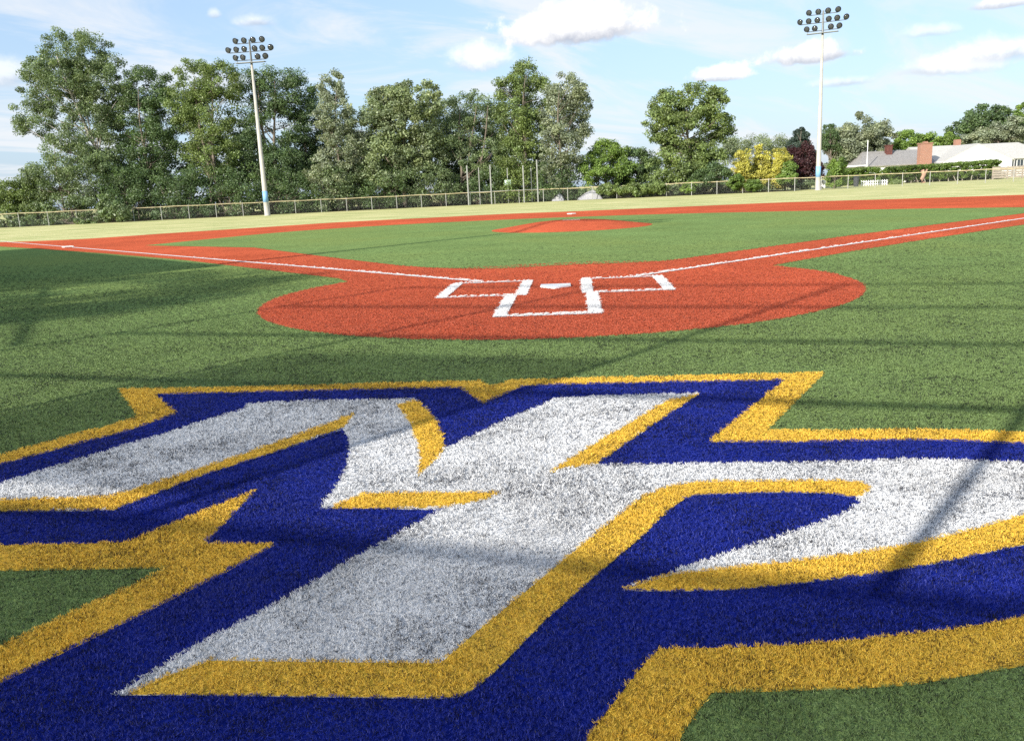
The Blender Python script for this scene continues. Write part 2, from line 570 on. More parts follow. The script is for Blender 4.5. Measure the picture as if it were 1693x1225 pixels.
def tuft_group(name, mat, blades=13, patch=.0095, h=.0115, w=.0012, lean=1.05):
    g = bpy.data.node_groups.new(name, 'GeometryNodeTree')
    g.interface.new_socket('Geometry', in_out='INPUT', socket_type='NodeSocketGeometry')
    g.interface.new_socket('Geometry', in_out='OUTPUT', socket_type='NodeSocketGeometry')
    L = g.links.new
    nn = g.nodes.new
    gi, go = nn('NodeGroupInput'), nn('NodeGroupOutput')
    join = nn('GeometryNodeGeometryToInstance')
    for s in range(4):
        ln = nn('GeometryNodeMeshLine')
        ln.inputs['Count'].default_value = blades
        ln.inputs['Offset'].default_value = (0, 0, 0)
        rv = nn('FunctionNodeRandomValue')
        rv.data_type = 'FLOAT_VECTOR'
        rv.inputs[0].default_value = (-patch, -patch, 0)
        rv.inputs[1].default_value = (patch, patch, 0)
        rv.inputs['Seed'].default_value = s
        sp = nn('GeometryNodeSetPosition')
        L(ln.outputs[0], sp.inputs[0])
        L(rv.outputs[0], sp.inputs['Position'])
        cn = nn('GeometryNodeMeshCone')
        cn.fill_type = 'NONE'
        cn.inputs['Vertices'].default_value = 3
        cn.inputs['Radius Top'].default_value = w * .25
        cn.inputs['Radius Bottom'].default_value = w
        cn.inputs['Depth'].default_value = h
        rr = nn('FunctionNodeRandomValue')
        rr.data_type = 'FLOAT_VECTOR'
        rr.inputs[0].default_value = (-lean, -lean, 0)
        rr.inputs[1].default_value = (lean, lean, 6.28)
        rr.inputs['Seed'].default_value = 10 + s
        rs = nn('FunctionNodeRandomValue')
        rs.data_type = 'FLOAT_VECTOR'
        rs.inputs[0].default_value = (.7, .5, .55)
        rs.inputs[1].default_value = (1.4, 1.0, 1.15)
        rs.inputs['Seed'].default_value = 20 + s
        ip = nn('GeometryNodeInstanceOnPoints')
        L(sp.outputs[0], ip.inputs['Points'])
        L(cn.outputs['Mesh'], ip.inputs['Instance'])
        L(rr.outputs[0], ip.inputs['Rotation'])
        L(rs.outputs[0], ip.inputs['Scale'])
        re = nn('GeometryNodeRealizeInstances')
        L(ip.outputs[0], re.inputs[0])
        sm = nn('GeometryNodeSetMaterial')
        sm.inputs['Material'].default_value = mat
        L(re.outputs[0], sm.inputs[0])
        L(sm.outputs[0], join.inputs[0])
    at = nn('GeometryNodeInputNamedAttribute')
    at.data_type = 'FLOAT'
    at.inputs[0].default_value = 'sc'
    cx_ = nn('ShaderNodeCombineXYZ')
    L(at.outputs[0], cx_.inputs[0])
    L(at.outputs[0], cx_.inputs[1])
    pw = nn('ShaderNodeMath')
    pw.operation = 'POWER'
    pw.inputs[1].default_value = .35
    L(at.outputs[0], pw.inputs[0])
    ah = nn('GeometryNodeInputNamedAttribute')
    ah.data_type = 'FLOAT'
    ah.inputs[0].default_value = 'nap'
    ml = nn('ShaderNodeMath')
    ml.operation = 'MULTIPLY'
    L(pw.outputs[0], ml.inputs[0])
    L(ah.outputs[0], ml.inputs[1])
    L(ml.outputs[0], cx_.inputs[2])
    rz = nn('FunctionNodeRandomValue')
    rz.data_type = 'FLOAT_VECTOR'
    rz.inputs[0].default_value = (0, 0, 0)
    rz.inputs[1].default_value = (0, 0, 6.28)
    io = nn('GeometryNodeInstanceOnPoints')
    io.inputs['Pick Instance'].default_value = True
    L(gi.outputs[0], io.inputs['Points'])
    L(join.outputs[0], io.inputs['Instance'])
    L(rz.outputs[0], io.inputs['Rotation'])
    L(cx_.outputs[0], io.inputs['Scale'])
    L(io.outputs[0], go.inputs[0])
    return g


BL['line'] = blade_mat('line_fibre', (.86, .85, .83), (.45, .42, .40), .10, (.6, .56, .52), .03)
GRP = {k: tuft_group('tufts_' + k, BL[k]) for k in BL}


def tufts(key, P, S, z, parent):
    me = bpy.data.meshes.new('turf_blades')
    me.vertices.add(len(P))
    me.vertices.foreach_set('co', np.column_stack([P, np.full(len(P), z)]).astype(np.float32).ravel())
    a = me.attributes.new('sc', 'FLOAT', 'POINT')
    a.data.foreach_set('value', S.astype(np.float32))
    x_, y_ = P[:, 0], P[:, 1]
    nap = .86 + .13 * np.sin(x_ * 3.1 + 1.7 * np.sin(y_ * 2.3)) + .10 * np.sin(y_ * 7.7 + 2 * np.sin(x_ * 5.1)) + .08 * np.sin(x_ * 17 + y_ * 13) + rng.normal(0, .08, len(P))
    a = me.attributes.new('nap', 'FLOAT', 'POINT')
    a.data.foreach_set('value', np.clip(nap, .45, 1.3).astype(np.float32))
    o = link_mesh('turf_blades', me, None, parent)
    if parent in (e_gold, e_blue, e_white) or parent in e_trim:
        o.matrix_parent_inverse = Matrix()
    tag(o, kind='stuff')
    md = o.modifiers.new('tufts', 'NODES')
    md.node_group = GRP[key]
    return o


def scatter():
    out, outs = [], []
    dist = 1.45
    camxy = np.array([CAM.x, CAM.y])
    while dist < 22:
        sp = .0155 * max(1, dist / 2.6) ** .85
        d2 = dist * 1.12
        half = .66 * d2 + .8
        nx, ny = int(2 * half / sp), max(1, int((d2 - dist) / sp))
        gx, gy = np.meshgrid(np.arange(nx), np.arange(ny))
        P = np.column_stack([(gx.ravel() + rng.random(nx * ny)) / nx * 2 * half - half, dist + (gy.ravel() + rng.random(nx * ny)) / ny * (d2 - dist)])
        c, s = math.cos(YAW), math.sin(YAW)
        P = np.column_stack([P[:, 0] * c + P[:, 1] * s, -P[:, 0] * s + P[:, 1] * c]) + camxy
        if dist > 10:
            P = P[rng.random(len(P)) > (dist - 10) / 12]
        out.append(P)
        outs.append(np.full(len(P), min(2.1, sp / .0155)))
        dist = d2
    return np.vstack(out), np.concatenate(outs)


P, S = scatter()
cls = np.zeros(len(P), int)                # 0 green
cls[np.hypot(P[:, 0], P[:, 1]) < CIRC_R] = 1
cls[inside(P, red_poly) & ~inside(P, grass_poly)] = 1
for q in LINES:
    cls[inside(P, q)] = 2
cls[inside(P, outer)] = 3
cls[inside(P, blue)] = 4
cls[inside(P, white)] = 5
for i, t in enumerate(trims):
    cls[inside(P, t)] = 6 + i
for k, key, z, par in [(0, 'green', .010, turf_o), (1, 'red', .014, red_o), (3, 'gold', .014, e_gold), (4, 'blue', .017, e_blue), (5, 'white', .020, e_white)] + [(6 + i, 'gold', .022, e) for i, e in enumerate(e_trim)]:
    tufts(key, P[cls == k], S[cls == k], z, par)
pw_ = np.repeat(P[cls == 2], 6, 0)
tag(tufts('line', pw_ + rng.normal(0, .010, pw_.shape), np.repeat(S[cls == 2], 6) * .55, .026, None), 'white turf fibres of the batter box, catcher box and foul lines', 'turf', kind='stuff')

# ------------------------------------------------------------------ plate and bases
M_rubber = plain('white_rubber', (.80, .79, .76), .5, .06, 8)
M_base = plain('base_canvas', (.78, .75, .68), .6, .10, 5)
bm = bmesh.new()
hp = [(-.216, .432), (.216, .432), (.216, .216), (0, 0), (-.216, .216)]
hp = [(x, y - .10) for x, y in hp]
vb = [bm.verts.new((x, y, .012)) for x, y in hp]
vt = [bm.verts.new((x * .97, .1 + (y - .1) * .97, .036)) for x, y in hp]
for i in range(5):
    bm.faces.new((vb[i], vb[(i + 1) % 5], vt[(i + 1) % 5], vt[i]))
bm.faces.new(vt)
tag(obj('home_plate', bm, M_rubber), 'white five-sided home plate between the two batter boxes', 'home plate')


def base(p, rz, label):
    bm = bmesh.new()
    box(bm, (0, 0, .040), (.34, .34, .055), 0, .02)
    bmesh.ops.transform(bm, matrix=Matrix.Rotation(rz, 4, 'Z'), verts=bm.verts)
    o = obj('base', bm, M_base)
    o.location = (p[0], p[1], 0)
    tag(o, label, 'base', 'bases of the diamond')


t3 = G(112.5, 410)
base((t3.x, t3.y), R(45), 'white base on the foul line at the corner of the red infield')
s2 = G(945, 355)
base((s2.x, s2.y), R(45), 'white base lying on the red strip beyond the mound')
bm = bmesh.new()
box(bm, (.18, 17.75, .250), (.61, .152, .03), 0, .006)
tag(obj('pitching_rubber', bm, plain('dusty_rubber', (.62, .50, .44), .6, .2, 9)), 'short white pitching slab on top of the red mound', 'pitching rubber')

# ------------------------------------------------------------------ outfield fence
M_galv = plain('galvanised', (.42, .42, .40), .45, .15, 9, .5)
M_rail = plain('weathered_rail', (.52, .44, .27), .55, .25, 2.5, .1)
M_wire = plain('wire', (.16, .165, .16), .7, .1, 3, 0)
fpath = [(-64, 58.5), (-50, 62.5), (-38, 66), (-27, 69.5), (-15, 72.8), (-3, 74.6), (8, 74.6), (20, 73.6), (32, 72.4), (45, 71.5), (58, 71)]
fp = spline(fpath, 10)
cum = [0]
for a, b_ in zip(fp, fp[1:]):
    cum.append(cum[-1] + math.dist(a, b_))


def along(s):
    for i in range(len(cum) - 1):
        if s <= cum[i + 1] or i == len(cum) - 2:
            t = (s - cum[i]) / (cum[i + 1] - cum[i])
            return Vector((fp[i][0] + (fp[i + 1][0] - fp[i][0]) * t, fp[i][1] + (fp[i + 1][1] - fp[i][1]) * t, 0))


FH = 1.22
fence = tag(empty('outfield_fence', (0, 74.6, 0)), 'long low chain-link fence with tan top rail closing the outfield', 'fence')


def keep(o, root):
    o.parent = root
    o.matrix_parent_inverse = root.matrix_basis.inverted()
    return o


bm = bmesh.new()
lathe(bm, [(.034, 0), (.034, FH + .03), (.045, FH + .035), (.02, FH + .075)], 8)
pme = bpy.data.meshes.new('post')
bm.to_mesh(pme)
bm.free()
pme.materials.append(M_galv)
ns = int(cum[-1] / 2.44)
for i in range(ns + 1):
    o = bpy.data.objects.new('post', pme)
    o.location = along(min(cum[-1], i * 2.44))
    col.objects.link(o)
    keep(o, fence)
bm = bmesh.new()
tube(bm, [along(i * 1.22) + Vector((0, -.0, FH - .01 + .018 * math.sin(i * 1.7))) for i in range(int(cum[-1] / 1.22) + 1)], .04, 6)
keep(obj('top_rail', bm, M_rail), fence)


def chain_mesh(bm, pts_fn, length, h, step=.085, r=.0022):
    """diagonal woven wires between two heights along a path"""
    nst = int(length / step)
    for i in range(nst):
        for sg in (1, -1):
            s0, s1 = i * step, i * step + sg * h * .98
            if s1 < 0 or s1 > length: continue
            a, b_ = pts_fn(s0), pts_fn(s1)
            a = Vector((a.x, a.y + .03 + sg * .003, .03))
            b_ = Vector((b_.x, b_.y + .03 + sg * .003, h))
            d = (b_ - a).normalized()
            u1 = d.cross(Vector((0, 1, 0))).normalized() * r
            u2 = Vector((0, r, 0))
            va = [bm.verts.new(a + u) for u in (u1, -u1 + u2, -u1 - u2)]
            vb_ = [bm.verts.new(b_ + u) for u in (u1, -u1 + u2, -u1 - u2)]
            for k in range(3):
                bm.faces.new((va[k], va[(k + 1) % 3], vb_[(k + 1) % 3], vb_[k]))


bm = bmesh.new()
chain_mesh(bm, along, cum[-1], FH - .03, .12, .0014)
keep(tag(obj('chain_link', bm, M_wire), kind='stuff'), fence)

M_litter = plain('leaf_litter', (.075, .07, .04), 1.0, .4, .8, 0, .5, 0)
far_edge = [(22, 110), (-75, 100), (-66, 60)]
tag(sheet('woodland_floor', [(x, y + .25) for x, y in fp if x < 23] + far_edge, .006, M_litter), kind='structure')

# ------------------------------------------------------------------ floodlight poles
M_pole = plain('white_pole', (.43, .41, .36), .5, .12, 1.2, .0)
M_band = plain('blue_band', (.22, .42, .72), .5, .08, 3)
M_lampdark = plain('lamp_housing', (.035, .04, .042), .4, .2, 5, .3)
M_lens = plain('lamp_glass', (.05, .055, .06), .12, .1, 4, 0, 0, .6)
M_arm = plain('lamp_arm', (.16, .17, .17), .5, .15, 5, .4)


def floodlight(root, loc, aim):
    d = (aim - loc).normalized()
    mt = Matrix.Translation(loc) @ d.to_track_quat('Z', 'Y').to_matrix().to_4x4()
    bm = bmesh.new()
    lathe(bm, [(.05, -.34), (.09, -.31), (.12, -.18), (.18, -.10), (.235, .0), (.265, .09), (.25, .10), (.225, .06)], 14, mt)
    h_ = obj('floodlight', bm, M_lampdark, root, True)
    bm = bmesh.new()
    lathe(bm, [(.225, .06), (.15, .09), (.0001, .105)], 14, mt)
    obj('lens', bm, M_lens, h_, True)
    return h_


def light_pole(base_, top, azim, label, spread=1.0, group='floodlight poles'):
    root = tag(empty('floodlight_pole', base_), label, 'light pole', group)
    bm = bmesh.new()
    lathe(bm, [(.30, 0), (.30, .05), (.24, .06), (.235, 1.0), (.10, top - 2.0)], 14)
    obj('pole', bm, M_pole, root, True)
    bm = bmesh.new()
    sl = .135 / (top - 3.0)
    lathe(bm, [(.235 - sl * .22 + .008, 1.22), (.235 - sl * 1.2 + .008, 2.2)], 14)
    obj('painted_band', bm, M_band, root, True)
    ax = Vector((math.cos(azim), math.sin(azim), 0))
    fr = Vector((math.sin(azim), -math.cos(azim), 0))
    bm = bmesh.new()
    tube(bm, [(0, 0, top - 2.1), (0, 0, top - .1)], [.10, .07], 8)
    obj('mast_top', bm, M_arm, root)
    bm = bmesh.new()
    c = Vector((0, 0, top - 2.02))
    box(bm, c + fr * .18, (2.7 * spread, .42, .05), azim)
    tube(bm, [c - ax * 1.3, c - ax * 1.3 + Vector((0, 0, .18))], .03, 5)
    obj('service_platform', bm, M_arm, root)
    for (z, xs) in ((top - .15, (-1.2, -.4, .42, 1.25)), (top - .86, (-1.95, -1.2, -.46, .5, 1.2, 1.95)), (top - 1.54, (-1.35, -.66, .7, 1.4))):
        bm = bmesh.new()
        tube(bm, [-ax * abs(xs[0]) + Vector((0, 0, z - .24)), ax * xs[-1] + Vector((0, 0, z - .24))], .035, 6)
        obj('crossarm', bm, M_arm, root)
        for i, x in enumerate(xs):
            loc = ax * x + Vector((0, 0, z)) + fr * .12
            tgt = fr * 45 + ax * (x * 9 * random.uniform(.6, 1.4)) + Vector((0, 0, -2)) - Vector(base_) * 0
            h_ = floodlight(root, loc, tgt)
            bm = bmesh.new()
            tube(bm, [ax * x + Vector((0, 0, z - .24)), loc - fr * .1], .025, 5)
            obj('bracket', bm, M_arm, h_)
    return root


pl = G(442, 357)
def topz(px, py, p):
    d = ray(px, py)
    return CAM.z + d.z / math.hypot(d.x, d.y) * math.hypot(p.x - CAM.x, p.y - CAM.y)


light_pole((pl.x, pl.y, 0), topz(413, 65, pl) + .05, R(-4), 'tall white floodlight pole with blue band before the dense tree row')
pr = G(1352, 315)
light_pole((pr.x, pr.y, 0), topz(1362, 17, pr) + .05, R(-22), 'tall white floodlight pole with light blue band by the purple tree')

# ------------------------------------------------------------------ trees
def leaf_mat(name, c, var=.35, trans=.3):
    m, n, b = new_mat(name)
    at = n.n('ShaderNodeAttribute', attribute_name='tint')
    sepc = n.n('ShaderNodeSeparateColor')
    n.set(sepc.inputs[0], at.outputs[0])
    t = sepc.outputs[0]
    w = sepc.outputs[1]
    lo = tuple(x * (1 - var) for x in c)
    hi = tuple(x * (1 + var) for x in c)
    base = n.mix(t, lo, hi)
    warm = n.mix(w, base, n.mix(1.0, base, (1.2, 1.1, .8), 'MULTIPLY'))
    n.set(b.inputs['Base Color'], warm)
    b.inputs['Roughness'].default_value = .45
    b.inputs['Specular IOR Level'].default_value = .45
    tr = n.n('ShaderNodeBsdfTranslucent')
    n.set(tr.inputs[0], n.mix(1.0, warm, (1.2, 1.3, .6), 'MULTIPLY'))
    mx = n.n('ShaderNodeMixShader')
    mx.inputs[0].default_value = trans
    n.t.links.new(b.outputs[0], mx.inputs[1])
    n.t.links.new(tr.outputs[0], mx.inputs[2])
    n.t.links.new(mx.outputs[0], n.t.nodes['Material Output'].inputs[0])
    return m


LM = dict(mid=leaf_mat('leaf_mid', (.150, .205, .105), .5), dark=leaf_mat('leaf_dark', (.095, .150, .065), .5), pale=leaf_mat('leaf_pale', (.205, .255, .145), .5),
          olive=leaf_mat('leaf_olive', (.165, .225, .08), .5), bright=leaf_mat('leaf_bright', (.165, .255, .06)), gold=leaf_mat('leaf_gold', (.45, .43, .10), .65),
          purple=leaf_mat('leaf_purple', (.055, .022, .026)), blue=leaf_mat('leaf_bluegreen', (.06, .09, .075)), hedge=leaf_mat('leaf_hedge', (.12, .19, .045)),
          silver=leaf_mat('leaf_silver', (.24, .28, .20), .5))
M_bark = plain('bark', (.17, .14, .11), .9, .3, 3, 0, .6)
M_bark_pale = plain('bark_pale', (.34, .31, .26), .85, .3, 3, 0, .5)


def leaves_mesh(name, C, Rr, n_per, size, up=.35, shape=.6):
    """C: clump centres (k,3), Rr: clump radii -> many small leaf faces"""
    k = len(C)
    tot = k * n_per
    cid = np.repeat(np.arange(k), n_per)
    off = rng.normal(size=(tot, 3))
    off /= np.linalg.norm(off, axis=1)[:, None] + 1e-9
    off *= (rng.random(tot) ** .42)[:, None]
    off[:, 2] *= .72
    pos = C[cid] + off * Rr[cid][:, None]
    nrm = off * .7 + rng.normal(size=(tot, 3)) * .55 + np.array([0, 0, up])
    nrm /= np.linalg.norm(nrm, axis=1)[:, None]
    t = rng.normal(size=(tot, 3))
    t -= nrm * np.sum(t * nrm, 1)[:, None]
    t /= np.linalg.norm(t, axis=1)[:, None]
    bvec = np.cross(nrm, t)
    s = size * rng.uniform(.6, 1.35, tot)[:, None]
    v = np.empty((tot, 4, 3), np.float32)
    v[:, 0] = pos - t * s
    v[:, 1] = pos - bvec * s * shape + nrm * s * .15
    v[:, 2] = pos + t * s
    v[:, 3] = pos + bvec * s * shape + nrm * s * .15
    me = bpy.data.meshes.new(name)
    me.vertices.add(tot * 4)
    me.vertices.foreach_set('co', v.ravel())
    me.loops.add(tot * 4)
    me.loops.foreach_set('vertex_index', np.arange(tot * 4, dtype=np.int32))
    me.polygons.add(tot)
    me.polygons.foreach_set('loop_start', np.arange(0, tot * 4, 4, dtype=np.int32))
    me.update(calc_edges=True)
    ct = rng.random(k)
    cw = rng.random(k) ** 2
    tint = np.clip(.55 * ct[cid] + .45 * rng.random(tot), 0, 1)
    colr = np.ones((tot, 4, 4), np.float32)
    colr[:, :, 0] = tint[:, None]
    colr[:, :, 1] = (cw[cid] * .6 + .4 * rng.random(tot) ** 2)[:, None]
    ca = me.color_attributes.new('tint', 'FLOAT_COLOR', 'CORNER')
    ca.data.foreach_set('color', colr.ravel())
    return me


def lobes_world(lobes, D, base_):
    out = []
    for lb in lobes:
        x, y, rx, ry = lb[:4]
        dd = lb[4] if len(lb) > 4 else random.uniform(-1.2, 1.2)
        c = AT(x, y, D + dd) - base_
        out.append((c, rx / F * D, ry / F * D))
    return out


def tree(name, label, D, basex, lobes, leaf, trunk_top=None, tr=.22, clump=.85, dens=1.0, size=.088, n_per=None, cat='tree', group=None, bark=None, stems=1, bend=None, fill=.6, near=False):
    fdp = fence_depth(basex)
    D = fdp + .35 if near else max(D, fdp + 2.4)
    base_ = BASE(basex, D)
    root = tag(empty(name, base_), label, cat, group)
    LW_ = lobes_world(lobes, D, base_)
    C, RR = [], []
    for (c, rx, rz) in LW_:
        area = rx * rz
        k = max(6, int(3.6 * dens * (area ** .9) / (clump ** 2) * 1.75))
        for _ in range(k):
            v = Vector((random.gauss(0, 1), random.gauss(0, 1), random.gauss(0, 1))).normalized()
            q = random.uniform(fill, 1.0) * random.choice((1, 1, .96, .9))
            p = c + Vector((v.x * rx, v.y * rx * .85, v.z * rz)) * q
            r = clump * random.uniform(.55, 1.15)
            if p.z < r * .5:
                p.z = r * random.uniform(.3, .8)
            C.append(p)
            RR.append(r)
    Ca = np.array([tuple(p) for p in C])
    crown = leaves_mesh('crown', Ca, np.array(RR), n_per or 175, size)
    link_mesh('crown', crown, LM[leaf], root)
    # trunk and limbs
    bm = bmesh.new()
    zt = max(c.z - rz * .05 for c, rx, rz in LW_)
    big = max(LW_, key=lambda l: l[1] * l[2])
    cc = big[0]
    for s in range(stems):
        sp = (s - (stems - 1) / 2) * .9
        tx = cc.x * .75 + sp * 1.6 + (bend or 0)
        ty = cc.y * .6
        pts, rad = [], []
        for i in range(9):
            t = i / 8
            pts.append(Vector((sp + (tx - sp) * t ** 1.4 + .16 * math.sin(t * 6 + s * 2) * zt / 10, ty * t + .1 * math.cos(5 * t + s), zt * t)))
            rad.append(tr * (1.25 - .25 * min(1, t * 6)) * (1 - .86 * t))
        tube(bm, pts, rad, 7)
        pick = random.sample(range(len(C)), min(len(C), 26 // stems + 6))
        for j in pick:
            e = C[j]
            t0 = max(.18, min(.86, e.z / zt - random.uniform(.12, .3)))
            f = t0 * 8
            i0 = min(7, int(f))
            a = pts[i0].lerp(pts[i0 + 1], f - i0)
            r0 = tr * (1 - .86 * t0) * .55
            mid = a.lerp(e, .5) + Vector((0, 0, -.08 * (e - a).length))
            tube(bm, [a, mid, e], [r0, r0 * .6, r0 * .18], 5, False)
    obj('trunk', bm, bark or M_bark, root, True)
    return root


def fence_depth(px):
    best = min(fp, key=lambda q: abs(float(project(np.array([[q[0], q[1], 1.0]]))[0][0]) - px))
    return float(project(np.array([[best[0], best[1], 1.0]]))[2][0])


ROW = 'trees of the dense row behind the outfield fence'
# the dense row on the left
tree('broadleaf_tree', 'tallest grey-green tree with open limbs rising above leafy scrub at the row end', 87, 188,
     [(128, 95, 62, 45), (105, 150, 75, 50), (168, 140, 55, 52), (60, 195, 38, 32), (90, 125, 52, 42), (150, 205, 55, 36), (185, 175, 40, 45)], 'mid', tr=.30, bark=M_bark_pale, bend=-.8, dens=.95)
tree('scrub_tree', 'low spreading grey-green scrub tree under the tallest tree', 84, 110,
     [(110, 265, 62, 48), (75, 300, 50, 34), (150, 290, 50, 46), (160, 240, 40, 36), (100, 340, 60, 24), (150, 335, 50, 28)], 'mid', tr=.13, stems=2, dens=.9)
tree('scrub_tree', 'small yellowish-green scrub tree at the open end of the row', 86, 35,
     [(30, 322, 40, 24), (5, 335, 34, 22), (62, 318, 30, 26), (30, 352, 44, 16), (70, 350, 30, 16)], 'olive', tr=.09, stems=2, clump=.7)
tree('broadleaf_tree', 'dark green tree standing between the tallest tree and the olive-topped tree', 88, 250,
     [(245, 150, 44, 42), (225, 195, 42, 40), (270, 190, 42, 50), (245, 250, 52, 52), (240, 300, 50, 36)], 'dark', tr=.24, group=ROW)
tree('broadleaf_tree', 'broad olive-topped tree touching the floodlight head', 86, 355,
     [(325, 135, 40, 38), (365, 135, 42, 38), (345, 190, 58, 52), (310, 175, 34, 38), (350, 255, 52, 50)], 'olive', tr=.26, stems=2, group=ROW)
tree('broadleaf_tree', 'round-topped dark tree right behind the floodlight pole', 88, 455,
     [(415, 140, 32, 32), (462, 150, 48, 42), (495, 160, 32, 36), (450, 215, 62, 52), (470, 280, 52, 46), (420, 265, 40, 46)], 'dark', tr=.26, stems=2, group=ROW)
tree('willow_tree', 'slender silvery tree with a thin pointed top', 85, 560,
     [(548, 150, 24, 30), (552, 200, 36, 42), (570, 250, 42, 50), (545, 290, 42, 42)], 'silver', tr=.17, clump=.65, size=.10, n_per=110)
tree('broadleaf_tree', 'wide rounded pale tree with yellowish leaves on its shoulder', 86, 660,
     [(640, 172, 40, 38), (690, 168, 48, 36), (665, 205, 62, 48), (625, 205, 30, 42), (690, 245, 54, 44), (640, 265, 46, 44)], 'pale', tr=.24, stems=2, size=.115)
tree('broadleaf_tree', 'thin-crowned grey-green tree with dark upright stems showing', 88, 775,
     [(775, 178, 38, 34), (800, 205, 34, 38), (760, 225, 40, 44), (795, 260, 44, 42)], 'mid', tr=.2, stems=3, dens=.75)
tree('broadleaf_tree', 'tall olive tree with lumpy top beside the last silver tree', 88, 865,
     [(872, 128, 32, 26), (845, 155, 28, 34), (885, 160, 32, 36), (850, 200, 36, 38), (878, 225, 42, 44), (850, 265, 38, 40)], 'olive', tr=.24, clump=.8)
tree('broadleaf_tree', 'silvery grey tree closing the tall row, with leaning crown', 85, 925,
     [(938, 150, 38, 32), (955, 190, 26, 44), (925, 195, 34, 44), (930, 240, 38, 40), (915, 285, 36, 36)], 'silver', tr=.2, clump=.7, size=.105, n_per=105)
# scrub under the row
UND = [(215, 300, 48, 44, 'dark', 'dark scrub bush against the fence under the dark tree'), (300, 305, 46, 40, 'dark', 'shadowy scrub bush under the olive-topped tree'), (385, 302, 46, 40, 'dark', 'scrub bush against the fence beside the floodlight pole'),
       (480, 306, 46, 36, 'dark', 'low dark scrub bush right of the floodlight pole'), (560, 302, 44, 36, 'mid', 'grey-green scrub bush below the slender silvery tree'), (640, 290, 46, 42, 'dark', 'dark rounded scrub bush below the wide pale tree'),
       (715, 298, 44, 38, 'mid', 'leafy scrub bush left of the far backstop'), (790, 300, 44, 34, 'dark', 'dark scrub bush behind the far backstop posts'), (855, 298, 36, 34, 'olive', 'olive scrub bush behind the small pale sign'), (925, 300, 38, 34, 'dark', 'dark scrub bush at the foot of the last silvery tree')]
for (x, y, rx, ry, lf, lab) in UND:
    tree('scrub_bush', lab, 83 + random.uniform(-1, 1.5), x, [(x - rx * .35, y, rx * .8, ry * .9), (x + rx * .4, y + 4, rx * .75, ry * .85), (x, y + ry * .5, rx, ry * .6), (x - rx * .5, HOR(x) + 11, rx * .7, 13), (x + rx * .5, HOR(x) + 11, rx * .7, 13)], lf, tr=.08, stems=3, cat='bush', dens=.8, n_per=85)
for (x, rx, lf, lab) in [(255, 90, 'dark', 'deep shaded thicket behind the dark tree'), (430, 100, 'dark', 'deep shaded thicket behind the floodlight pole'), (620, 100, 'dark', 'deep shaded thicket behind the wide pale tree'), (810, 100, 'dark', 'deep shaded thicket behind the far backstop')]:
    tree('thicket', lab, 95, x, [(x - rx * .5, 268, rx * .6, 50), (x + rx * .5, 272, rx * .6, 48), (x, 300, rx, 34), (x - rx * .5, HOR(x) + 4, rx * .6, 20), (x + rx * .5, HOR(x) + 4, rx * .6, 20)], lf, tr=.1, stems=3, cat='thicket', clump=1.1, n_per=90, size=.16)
for (x0, x1, lab) in [(30, 200, 'weedy growth climbing the fence below the scrub trees')]:
    tree('fence_weeds', lab, 78.0, (x0 + x1) / 2, [(50, 368, 30, 9, 1.5), (95, 366, 30, 10, .8), (150, 362, 26, 14, 0), (180, 345, 20, 26, -.4), (200, 352, 20, 18, -.7), (15, 372, 26, 16, 2.0)], 'mid', tr=.03, stems=3, cat='weeds', near=True, clump=.38, n_per=60, size=.10, dens=.6)
# middle
tree('round_tree', 'bright green rounded tree left of the large ragged tree', 88, 1000, [(1000, 268, 42, 34), (980, 285, 28, 28), (1025, 285, 28, 28), (1003, 250, 26, 20)], 'bright', tr=.16, clump=.7)
tree('dark_tree', 'small dark bluish-green tree tucked beside the large ragged tree', 90, 1055, [(1052, 268, 30, 26), (1068, 280, 26, 26), (1045, 290, 28, 22)], 'dark', tr=.13, clump=.7)
tree('ragged_tree', 'large ragged green tree standing alone with feathery top', 87, 1140,
     [(1105, 178, 34, 34), (1150, 170, 36, 34), (1185, 180, 26, 36), (1135, 215, 66, 42), (1100, 205, 36, 30), (1190, 210, 24, 26), (1140, 262, 56, 40), (1110, 282, 42, 28), (1170, 275, 40, 36)], 'olive', tr=.28, clump=.7, size=.11, n_per=105, dens=.95)
tree('scrub_bush', 'dark shrub in the shade at the foot of the ragged tree', 85, 1190, [(1180, 290, 30, 18), (1165, 298, 26, 12)], 'dark', tr=.06, cat='bush', clump=.6)
tree('far_tree', 'low pale tree showing above the golden shrubs', 108, 1255, [(1225, 242, 32, 16), (1270, 240, 36, 18), (1300, 248, 24, 16), (1200, 250, 24, 22)], 'pale', tr=.15, clump=.9)
for (x, y, ry, lab) in [(1229, 277, 31, 'golden yellow shrub nearest the ragged tree'), (1259, 270, 34, 'golden yellow shrub in the middle of its clump'), (1291, 273, 33, 'golden yellow shrub next to the purple tree')]:
    tree('golden_shrub', lab, 86 + random.uniform(-.6, .6), x, [(x, y, 16, ry), (x - 1, y + 12, 18, ry * .8), (x + 1, y + 22, 18, ry * .55)], 'gold', tr=.07, stems=2, cat='shrub', clump=.4, size=.075, n_per=90, group='golden shrubs behind the fence')
tree('purple_tree', 'dark purple-leaved tree beside the light blue banded pole', 88, 1328, [(1326, 262, 24, 26), (1318, 285, 24, 24), (1340, 285, 20, 26)], 'purple', tr=.12, clump=.55, size=.10)
tree('conifer', 'bluish conifer top rising above the purple tree', 94, 1324, [(1324, 226, 14, 7), (1324, 234, 20, 7), (1323, 218, 8, 6), (1322, 245, 24, 8), (1324, 258, 26, 10)], 'blue', tr=.14, clump=.4, size=.09)
tree('scrub_bush', 'fresh green vine bush climbing the fence by the pole', 84.5, 1303, [(1302, 292, 16, 16), (1306, 278, 11, 12)], 'bright', tr=.04, cat='bush', clump=.42, size=.09)
